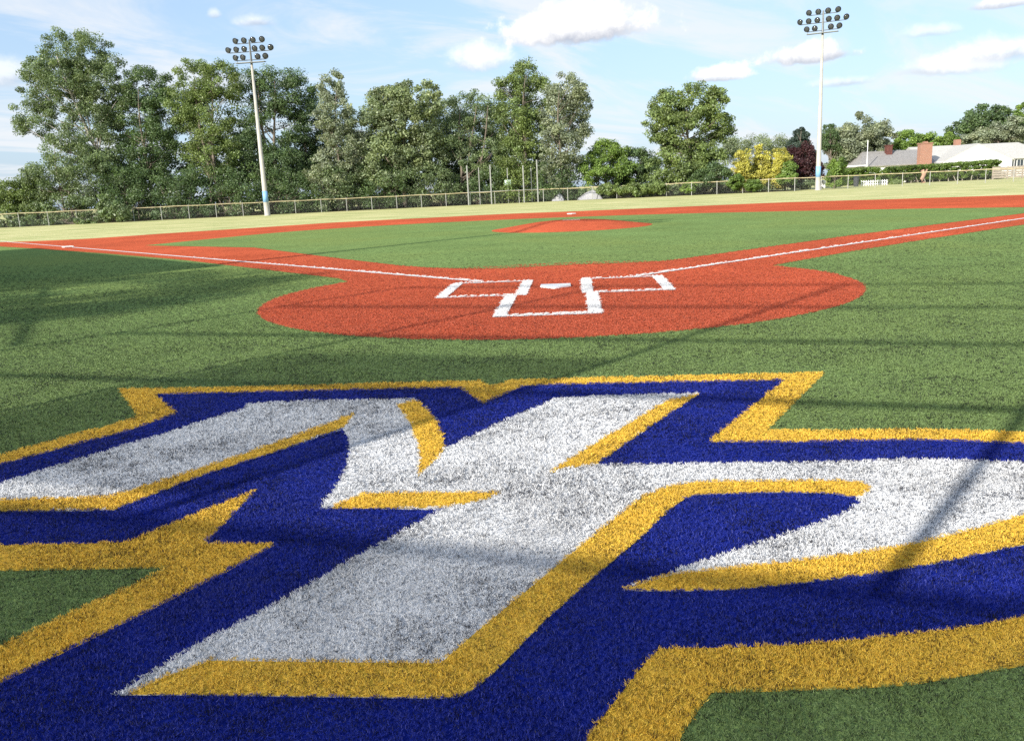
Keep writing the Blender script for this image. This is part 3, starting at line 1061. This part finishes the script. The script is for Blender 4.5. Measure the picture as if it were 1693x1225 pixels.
tree('scrub_bush', 'upright green bush on the house side of the pole', 84.5, 1380, [(1381, 292, 17, 20), (1384, 275, 13, 13)], 'bright', tr=.05, cat='bush', clump=.45, size=.09)
tree('scrub_bush', 'green creeper clump on the top rail before the ragged tree', 84, 1146, [(1146, 306, 13, 9), (1138, 312, 14, 8)], 'bright', tr=.03, cat='bush', clump=.3, size=.08, near=True)
tree('scrub_bush', 'leafy clump on the fence below the first golden shrub', 84, 1216, [(1216, 302, 14, 12), (1245, 306, 14, 9)], 'hedge', tr=.03, cat='bush', clump=.3, size=.08, near=True)
tree('scrub_bush', 'brownish scrub between the bright tree and the fence', 84, 1020, [(1010, 313, 24, 10), (1050, 314, 26, 10), (1085, 310, 22, 10)], 'olive', tr=.04, cat='bush', clump=.38, size=.08, near=True)
# taller trees of a second line, filling the row
for (x, ls, lf, lab) in [(592, [(590, 215, 30, 44), (600, 270, 40, 44)], 'mid', 'grey-green tree half hidden between the silvery and the wide pale tree'),
                         (745, [(738, 205, 34, 46), (730, 260, 44, 46)], 'pale', 'pale tree half hidden between the wide pale and the thin-crowned tree'),
                         (825, [(822, 205, 32, 42), (815, 260, 40, 44)], 'mid', 'grey-green tree half hidden beside the tall olive tree'),
                         (515, [(518, 205, 34, 50), (510, 265, 44, 46)], 'dark', 'dark tree half hidden left of the slender silvery tree')]:
    tree('broadleaf_tree', lab, 93, x, ls, lf, tr=.2, clump=.85)
tree('ground_scrub', 'low scrub along the fence below the ragged tree and golden shrubs', 86, 1180, [(x_, HOR(x_) + 12, 15, 8, 0) for x_ in range(1075, 1345, 20)], 'mid', tr=.03, cat='scrub', clump=.45, size=.09, n_per=70)
tree('ground_scrub', 'low dark scrub along the fence below the bright rounded tree', 86, 1000, [(x_, HOR(x_) + 12, 15, 8, 0) for x_ in range(950, 1075, 20)], 'dark', tr=.03, cat='scrub', clump=.45, size=.09, n_per=70)
# right, behind the house
tree('broadleaf_tree', 'pale grey-green tree behind the grey-roofed wing', 118, 1425, [(1418, 220, 42, 30), (1450, 228, 26, 28), (1395, 238, 32, 30), (1430, 252, 44, 28), (1400, 268, 36, 20)], 'silver', tr=.26, clump=.9, size=.14)
tree('conifer', 'dark conifer tip peeking out beside the pale grey-green tree', 116, 1373, [(1373, 212, 10, 7), (1372, 224, 15, 9), (1372, 240, 18, 12)], 'dark', tr=.15, clump=.6)
tree('broadleaf_tree', 'low bright green tree with rounded crown showing over the grey roof', 124, 1510, [(1500, 235, 24, 18), (1530, 240, 28, 18), (1555, 236, 26, 18), (1485, 250, 24, 16)], 'bright', tr=.2, clump=.9, size=.14)
tree('broadleaf_tree', 'large dark green tree behind the white house', 126, 1640, [(1635, 195, 40, 24), (1600, 215, 34, 24), (1655, 215, 44, 30), (1625, 230, 50, 24)], 'dark', tr=.3, clump=1.0, size=.16)
tree('broadleaf_tree', 'silvery leaved tree in front of the large dark one above the roof', 120, 1650, [(1650, 222, 38, 16), (1680, 218, 26, 22), (1615, 232, 30, 12)], 'silver', tr=.22, clump=.8, size=.14)
tree('broadleaf_tree', 'tall green tree at the end of the white house', 128, 1720, [(1705, 190, 28, 26), (1740, 200, 40, 40), (1715, 220, 36, 24)], 'bright', tr=.3, clump=1.0, size=.16)

# ------------------------------------------------------------------ house beyond the fence
HD = 112.0
hx = HD / F
M_wall = plain('white_siding', (.80, .80, .79), .6, .03, 2)
M_roofg = plain('grey_shingle', (.27, .26, .25), .9, .18, 5, 0, .4)
M_roofl = plain('pale_shingle', (.45, .44, .41), .9, .10, 5, 0, .4)
M_trimw = plain('white_trim', (.82, .82, .80), .5, .03, 3)
M_glass = plain('window_glass', (.04, .05, .06), .08, .1, 2, 0, 0, .7)
M_shut = plain('dark_shutter', (.05, .055, .06), .6, .1, 3)
m, n, b = new_mat('brick')
bt = n.n('ShaderNodeTexBrick')
bt.inputs['Scale'].default_value = 4.2
bt.inputs['Color1'].default_value = (.34, .14, .085, 1)
bt.inputs['Color2'].default_value = (.25, .10, .06, 1)
bt.inputs['Mortar'].default_value = (.42, .36, .30, 1)
sx = n.n('ShaderNodeSeparateXYZ')
n.set(sx.inputs[0], n.n('ShaderNodeTexCoord').outputs['Object'])
cb = n.n('ShaderNodeCombineXYZ')
n.set(cb.inputs[0], n.m('ADD', sx.outputs[0], sx.outputs[1]))
n.set(cb.inputs[1], sx.outputs[2])
n.set(bt.inputs[0], cb.outputs[0])
n.set(b.inputs['Base Color'], bt.outputs[0])
b.inputs['Roughness'].default_value = .9
M_brick = m
h0 = BASE(1525, HD)
hz_ = -YAW
house = tag(empty('ranch_house', h0, -YAW), 'white ranch house with pale and grey roofs behind a clipped hedge', 'house')


def hX(px):
    return (px - 1525) * hx


def prism(bm, x0, x1, y0, y1, z0, zr, hip0=0, hip1=0, ov=.35, th=.12):
    """gable/hip roof with ridge along x"""
    ym = (y0 + y1) / 2
    for dz_, sgn in ((0, 1), (-th, -1)):
        pass
    v = [(x0 - ov, y0 - ov, z0), (x1 + ov, y0 - ov, z0), (x1 + ov, y1 + ov, z0), (x0 - ov, y1 + ov, z0), (x0 - ov + hip0, ym, zr), (x1 + ov - hip1, ym, zr)]
    top = [bm.verts.new(p) for p in v]
    bot = [bm.verts.new((p[0], p[1], p[2] - th)) for p in v[:4]]
    for f in ((0, 1, 5, 4), (2, 3, 4, 5), (1, 2, 5), (3, 0, 4)):
        bm.faces.new([top[i] for i in f])
    for i in range(4):
        bm.faces.new((bot[i], bot[(i + 1) % 4], top[(i + 1) % 4], top[i]))
    bm.faces.new(bot[::-1])


# left wing
bm = bmesh.new()
box(bm, ((hX(1430) + hX(1540)) / 2, 4.5, 1.1), (hX(1540) - hX(1430), 8, 2.2))
obj('wing_wall', bm, M_wall, house)
bm = bmesh.new()
prism(bm, hX(1428), hX(1545), .5, 8.5, 2.32, 4.25, hip0=1.9)
rw = obj('wing_roof', bm, M_roofg, house)
bm = bmesh.new()
box(bm, (hX(1487), 3.6, 4.1), (.75, .75, 1.6))
box(bm, (hX(1487), 3.6, 4.92), (.9, .9, .12))
obj('small_chimney', bm, plain('sooty_brick', (.13, .05, .04), .9, .3, 5), rw)
# main block
bm = bmesh.new()
box(bm, ((hX(1540) + hX(1745)) / 2 + .05, 5.5, 1.2), (hX(1745) - hX(1540), 8, 2.4))
wl = obj('main_wall', bm, M_wall, house)
bm = bmesh.new()
prism(bm, hX(1536), hX(1748), 1.5, 9.5, 2.50, 4.62, hip1=2.5)
obj('main_roof', bm, M_roofl, house)
# cross gable towards the field
gx0, gx1, gp = hX(1551), hX(1664), 4.55
gxm = (gx0 + gx1) / 2
bm = bmesh.new()
gv = [(gx0, 0), (gx1, 0), (gx1, 2.42), (gxm, gp - .12), (gx0, 2.42)]
a_ = [bm.verts.new((x, -1.2, z)) for x, z in gv]
b2 = [bm.verts.new((x, 5, z)) for x, z in gv]
bm.faces.new(a_)
bm.faces.new(b2[::-1])
for i in range(5):
    bm.faces.new((a_[i], b2[i], b2[(i + 1) % 5], a_[(i + 1) % 5]))
obj('gable_wall', bm, M_wall, house)
bm = bmesh.new()
for s in (-1, 1):
    xe = gx0 - .4 if s < 0 else gx1 + .4
    ze = 2.42 - .19
    q = [(xe, -1.24, ze), (gxm, -1.24, gp), (gxm, 6, gp), (xe, 6, ze)]
    t_ = [bm.verts.new(p) for p in q]
    u_ = [bm.verts.new((p[0], p[1], p[2] - .09)) for p in q]
    bm.faces.new(t_)
    bm.faces.new(u_[::-1])
    for i in range(4):
        bm.faces.new((u_[i], u_[(i + 1) % 4], t_[(i + 1) % 4], t_[i]))
obj('gable_roof', bm, M_roofl, house)
# chimneys
bm = bmesh.new()
box(bm, (hX(1525), -.35, 2.4), (1.55, .9, 4.8))
box(bm, (hX(1525), -.35, 4.86), (1.7, 1.05, .12))
box(bm, (hX(1525), -.35, 5.0), (.5, .5, .2))
obj('brick_chimney', bm, M_brick, house)
bm = bmesh.new()
box(bm, (hX(1615), 5.4, 4.9), (.75, .6, .9))
obj('ridge_chimney', bm, M_brick, house)
bm = bmesh.new()
box(bm, (hX(1411), -.2, 2.36), (2.4, 2.4, .14))
for dx_ in (-1.05, 1.05):
    box(bm, (hX(1411) + dx_, -1.2, 1.15), (.1, .1, 2.3))
obj('porch_roof', bm, M_trimw, house)
for wx in (1677, 1697, 1720):
    bm = bmesh.new()
    box(bm, (hX(wx), 1.47, 1.75), (.95, .1, 1.15))
    wf = obj('window', bm, M_trimw, house)
    for k in (-.21, .21):
        bm = bmesh.new()
        box(bm, (hX(wx) + k, 1.41, 1.75), (.36, .03, .95))
        obj('pane', bm, M_glass, wf)
    for k in (-.62, .62):
        bm = bmesh.new()
        box(bm, (hX(wx) + k, 1.46, 1.75), (.24, .06, 1.2))
        obj('shutter', bm, M_shut, wf)
bm = bmesh.new()
tube(bm, [(hX(1430), -.5, 2.0), (hX(1430), -.5, 5.6)], .05, 6)
obj('vent_pipe', bm, M_trimw, house)


# clipped hedges
def hedge(label, x0, x1, D, ztop0, ztop1, zbot, depth=1.6):
    a, b_ = BASE(x0, D), BASE(x1, D)
    root = tag(empty('clipped_hedge', (a + b_) / 2), label, 'hedge')
    L_ = (b_ - a).length
    d = (b_ - a).normalized()
    nn_ = Vector((-d.y, d.x, 0))
    C, RR = [], []
    k = int(L_ * 62)
    for _ in range(k):
        t = random.random()
        zt_ = ztop0 + (ztop1 - ztop0) * t
        e = min(t, 1 - t) * L_
        zt_ -= max(0, .5 - e) * .5
        p = d * ((t - .5) * L_) + nn_ * random.uniform(-depth / 2, depth / 2)
        p.z = random.choice((zt_ - random.uniform(.15, .3), random.uniform(zbot, zt_ - .2)))
        C.append(tuple(p))
        RR.append(random.uniform(.22, .34))
    link_mesh('foliage', leaves_mesh('foliage', np.array(C), np.array(RR), 60, .085), LM['hedge'], root)
    bm = bmesh.new()
    for i in range(int(L_ / .9)):
        p = d * (-L_ / 2 + .45 + i * .9) + nn_ * random.uniform(-.2, .2)
        tube(bm, [(p.x, p.y, 0), (p.x + random.uniform(-.35, .35), p.y, zbot + .3)], [.06, .04], 5)
    obj('stems', bm, M_bark_pale, root)


hedge('long clipped hedge before the white gable of the house', 1462, 1650, 100, 1.95, 2.30, .38)
hedge('short clipped hedge before the grey-roofed wing', 1394, 1452, 99, 2.05, 2.05, .35)
tree('ground_scrub', 'low brownish scrub growing under the long hedge', 102.5, 1560, [(x_, 296 - (x_ - 1470) * .02, 16, 9, 0) for x_ in range(1404, 1650, 22)], 'olive', tr=.03, cat='scrub', clump=.4, size=.09, n_per=70)
tree('round_shrub', 'small round yellow-green shrub below the hedge', 96, 1482, [(1482, 304, 9, 8), (1480, 306, 8, 6)], 'olive', tr=.03, cat='shrub', clump=.25, size=.06)

# wooden fence at the right
M_wood = plain('weathered_board', (.34, .29, .24), .85, .2, 4)
pf0, pf1 = BASE(1642, 97), BASE(1790, 97)
wfz = tag(empty('plank_fence', pf0), 'weathered brown plank fence beyond the white house gable', 'fence')
dd = (pf1 - pf0)
Lp = dd.length
az = math.atan2(dd.y, dd.x)
for i in range(7):
    bm = bmesh.new()
    q = dd * (i / 6)
    box(bm, (q.x, q.y, .72), (.11, .11, 1.44), az)
    obj('post', bm, M_wood, wfz)
for k, z in enumerate((.25, .52, .79, 1.06, 1.30)):
    bm = bmesh.new()
    q = dd * .5
    box(bm, (q.x, q.y - .075, z), (Lp, .03, .22), az)
    obj('board', bm, M_wood, wfz)

# small white picket edging
pk0, pk1 = BASE(1425, 93), BASE(1467, 93)
pk = tag(empty('picket_edging', pk0), 'low white picket edging below the short hedge', 'picket fence')
dd = pk1 - pk0
for i in range(12):
    bm = bmesh.new()
    q = dd * (i / 11)
    box(bm, (q.x, q.y, .30), (.10, .03, .60), -YAW)
    obj('picket', bm, M_trimw, pk)
for z in (.18, .46):
    bm = bmesh.new()
    q = dd * .5
    box(bm, (q.x, q.y - .035, z), (dd.length, .03, .07), math.atan2(dd.y, dd.x))
    obj('rail', bm, M_trimw, pk)

# black bin, white drum, terracotta trunk stub
p = BASE(1416, 92)
bn = tag(empty('wheeled_bin', p), 'black bin standing beside the white picket edging', 'bin')
bm = bmesh.new()
lathe(bm, [(.24, 0), (.25, .05), (.31, .95), (.31, .98)], 12)
obj('body', bm, M_shut, bn)
bm = bmesh.new()
lathe(bm, [(.34, .98), (.34, 1.04), (.20, 1.10), (.0001, 1.11)], 12)
obj('lid', bm, M_lampdark, bn)
p = BASE(1361, 88)
bn = tag(empty('white_drum', p), 'white plastic drum at the foot of the light blue banded pole', 'drum')
bm = bmesh.new()
lathe(bm, [(.25, 0), (.28, .06), (.28, .72), (.24, .80), (.10, .82)], 12)
obj('body', bm, M_trimw, bn, False)
bm = bmesh.new()
lathe(bm, [(.10, .82), (.10, .88), (.0001, .885)], 10)
obj('cap', bm, M_trimw, bn)
p = BASE(1527, 96)
bm = bmesh.new()
tube(bm, [(0, 0, 0), (-.1, 0, .45), (.05, 0, .9), (-.15, 0, 1.45)], [.32, .24, .22, .20], 9)
tube(bm, [(.02, 0, .7), (.4, 0, 1.5)], [.14, .1], 7)
o = tag(obj('tree_stump', bm, plain('reddish_bark', (.42, .26, .18), .9, .25, 3), smooth=True), 'reddish bare tree stump under the long hedge', 'stump')
o.location = p

# tarpaulin heaps behind the fence
M_tarp = plain('grey_tarp', (.36, .36, .37), .6, .12, 1.5, 0, .4)
for (x, w, h_, lab) in [(975, 2.6, .85, 'long pale tarpaulin-covered heap behind the fence by the bright tree'), (922, 1.3, .75, 'short white tarpaulin-covered heap behind the fence by the last silvery tree')]:
    p = BASE(x, fence_depth(x) + 1.3)
    bm = bmesh.new()
    bmesh.ops.create_grid(bm, x_segments=22, y_segments=14, size=1)
    for v in bm.verts:
        e = max(0, 1 - abs(v.co.x) ** 3) * max(0, 1 - abs(v.co.y) ** 2.5)
        sk = .75 + .3 * math.sin(v.co.x * 3 + 1) + .1 * math.sin(v.co.y * 7 + v.co.x * 9)
        v.co.z = h_ * (e ** .5) * sk
        v.co.x *= w / 2
        v.co.y *= .8
    o = tag(obj('tarp_heap', bm, M_tarp, smooth=True), lab, 'tarp')
    o.location = p

# far backstop in the corner of the neighbouring field
fb = BASE(830, fence_depth(830))
far = tag(empty('far_backstop', fb), 'tall bare-post backstop with a small pale sign beyond the outfield fence', 'backstop')


def fpost(x, ytop, D, r=.05):
    D = fence_depth(x) + (D - 88.4) * .35
    q = BASE(x, D) - fb
    z = CAM.z + (HOR(x) - ytop) / F * D
    bm = bmesh.new()
    tube(bm, [(q.x, q.y, 0), (q.x, q.y, z)], r, 7)
    obj('post', bm, M_galv, far)
    return Vector((q.x, q.y, z))


tp = [fpost(x, y, D, r) for x, y, D, r in [(774, 275, 87.5, .075), (793, 278, 90, .05), (812, 274, 87.6, .07), (840, 279, 91, .05), (866, 275, 87.8, .07), (879, 279, 90.5, .05), (889, 266, 88, .075)]]
for a, b_ in ((0, 2), (2, 4), (4, 6), (1, 3), (3, 5)):
    bm = bmesh.new()
    za = min(tp[a].z, tp[b_].z) - .1
    for z in (1.25,):
        tube(bm, [(tp[a].x, tp[a].y, z), (tp[b_].x, tp[b_].y, z)], .028, 5)
    obj('rail', bm, M_galv, far)
q = tp[3]
bm = bmesh.new()
box(bm, (q.x, q.y - .1, 2.05), (.62, .03, .5), -YAW, .01)
obj('sign_panel', bm, plain('pale_sign', (.62, .78, .72), .5, .08, 3), far)

# ------------------------------------------------------------------ behind the photographer: what casts the shadows on the field
shd = Vector((math.sin(SUN_AZ + math.pi), math.cos(SUN_AZ + math.pi), 0))
fd = Vector((.97, -.243, 0)).normalized()
f0 = Vector((.10, -11.93, 0))
M_pad = plain('padding_vinyl', (.02, .035, .20), .5, .1, 2)
M_screen = plain('windscreen_mesh', (.03, .05, .22), .8, .1, 2)
nt_ = M_screen.node_tree
tp_ = nt_.nodes.new('ShaderNodeBsdfTransparent')
ms_ = nt_.nodes.new('ShaderNodeMixShader')
ms_.inputs[0].default_value = .38            # open weave lets part of the light through
nt_.links.new(nt_.nodes['Principled BSDF'].outputs[0], ms_.inputs[1])
nt_.links.new(tp_.outputs[0], ms_.inputs[2])
nt_.links.new(ms_.outputs[0], nt_.nodes['Material Output'].inputs[0])
bs = tag(empty('backstop', f0), 'tall chain-link backstop with mesh windscreen along its foot behind the emblem', 'backstop')
faz = math.atan2(fd.y, fd.x)
BH = 6.1
for s in (-10.1, -7.0, -3.95, -.9, 2.15, 5.2, 8.25):
    bm = bmesh.new()
    q = fd * s
    tube(bm, [(q.x, q.y - .12, 1.66 if s in (-3.95, -.9) else 0), (q.x, q.y - .12, BH)], .036, 8)  # two posts shaped without their lower part, keeping its shadow off the emblem
    obj('post', bm, M_galv, bs)
for z in (1.67, 2.97, 4.02, 5.06, 6.08):
    bm = bmesh.new()
    a, b_ = fd * -10.1, fd * 8.25
    tube(bm, [(a.x, a.y - .12, z), (b_.x, b_.y - .12, z)], .014 if z < 2 else .032, 6)
    obj('rail', bm, M_galv, bs)
for i in range(6):
    s0 = -10.1 + i * 3.05
    bm = bmesh.new()
    q = fd * (s0 + 1.525)
    me = bpy.data.meshes.new('windscreen')
    a, b_ = q - fd * 1.525, q + fd * 1.525
    me.from_pydata([(a.x, a.y, .03), (b_.x, b_.y, .03), (b_.x, b_.y, 1.67), (a.x, a.y, 1.67)], [], [(0, 1, 2, 3)])
    bm.free()
    link_mesh('windscreen', me, M_screen, bs)
bm = bmesh.new()
q = fd * -5.47
me = bpy.data.meshes.new('banner')
a, b_ = q - fd * 1.49, q + fd * 1.49
me.from_pydata([(a.x, a.y - .2, 1.88), (b_.x, b_.y - .2, 1.88), (b_.x, b_.y - .2, 3.62), (a.x, a.y - .2, 3.62)], [], [(0, 1, 2, 3)])
bm.free()
link_mesh('banner', me, M_screen, bs)
# wing of the backstop towards the dugout
wa, wb = f0 + fd * -10.1, Vector((-13.6, -2.9, 0))
wing = tag(empty('side_fence', wa), 'open railed side fence joining backstop and dugout', 'fence')
wdv = wb - wa
for i in range(1, 4):
    bm = bmesh.new()
    q = wdv * (i / 3)
    tube(bm, [(q.x, q.y, 0), (q.x, q.y, 5.2 - i * .6)], .06, 8)
    obj('post', bm, M_galv, wing)
for z in (1.0, 1.9, 2.8, 3.5):
    bm = bmesh.new()
    a, b_ = wdv * .02, wdv * 1.0
    tube(bm, [(a.x, a.y, z), (b_.x, b_.y, z)], .04, 6)
    obj('rail', bm, M_galv, wing)
# dugout along the third base line
dg = tag(empty('dugout', (-16.5, 6.1, 0), R(135)), 'long flat-roofed dugout beside the third base line', 'dugout')
bm = bmesh.new()
box(bm, (1.6, 1.5, 3.0), (17.5, 3.6, .22))
obj('roof', bm, M_trimw, dg)
bm = bmesh.new()
box(bm, (1.6, 3.2, 1.43), (17.3, .2, 2.86))
obj('back_wall', bm, M_pad, dg)
for i in range(6):
    bm = bmesh.new()
    box(bm, (-6.9 + i * 3.4, -.15, 1.43), (.12, .12, 2.86))
    obj('post', bm, M_galv, dg)
bm = bmesh.new()
box(bm, (1.6, 2.6, .45), (16.5, .4, .06))
for i in range(7):
    box(bm, (-6 + i * 2.5, 2.6, .21), (.08, .3, .42))
obj('bench', bm, M_wood, dg)
lp3 = Vector((2.6, 21.5, 0)) - shd * (17.6 / math.tan(SUN_EL))
light_pole((lp3.x, lp3.y, 0), 17.6, R(145), 'tall white floodlight pole standing behind the dugout')
# a tree behind the side fence dapples the left of the field
M_tree3 = empty('shade_tree', (-20.5, -15.8, 0))
tag(M_tree3, 'leafy tree standing behind the side fence beyond the dugout', 'tree')
C_ = []
for _ in range(46):
    v = Vector((random.gauss(0, 1), random.gauss(0, 1), random.gauss(0, 1))).normalized()
    C_.append((v.x * 3.6, v.y * 3.4, 8.6 + v.z * 2.6))
C_ = np.array(C_)
link_mesh('crown', leaves_mesh('crown', C_, np.full(len(C_), .95), 130, .12), LM['mid'], M_tree3)
bm = bmesh.new()
tube(bm, [(0, 0, 0), (.1, .1, 3), (0, .2, 6), (.1, 0, 9.5)], [.3, .22, .17, .06], 8)
for k in range(10):
    tube(bm, [(.05, .15, 4 + k * .4), tuple(C_[k] * .55 + np.array([0, 0, 2.6])), tuple(C_[k])], [.1, .06, .02], 5, False)
obj('trunk', bm, M_bark, M_tree3, True)
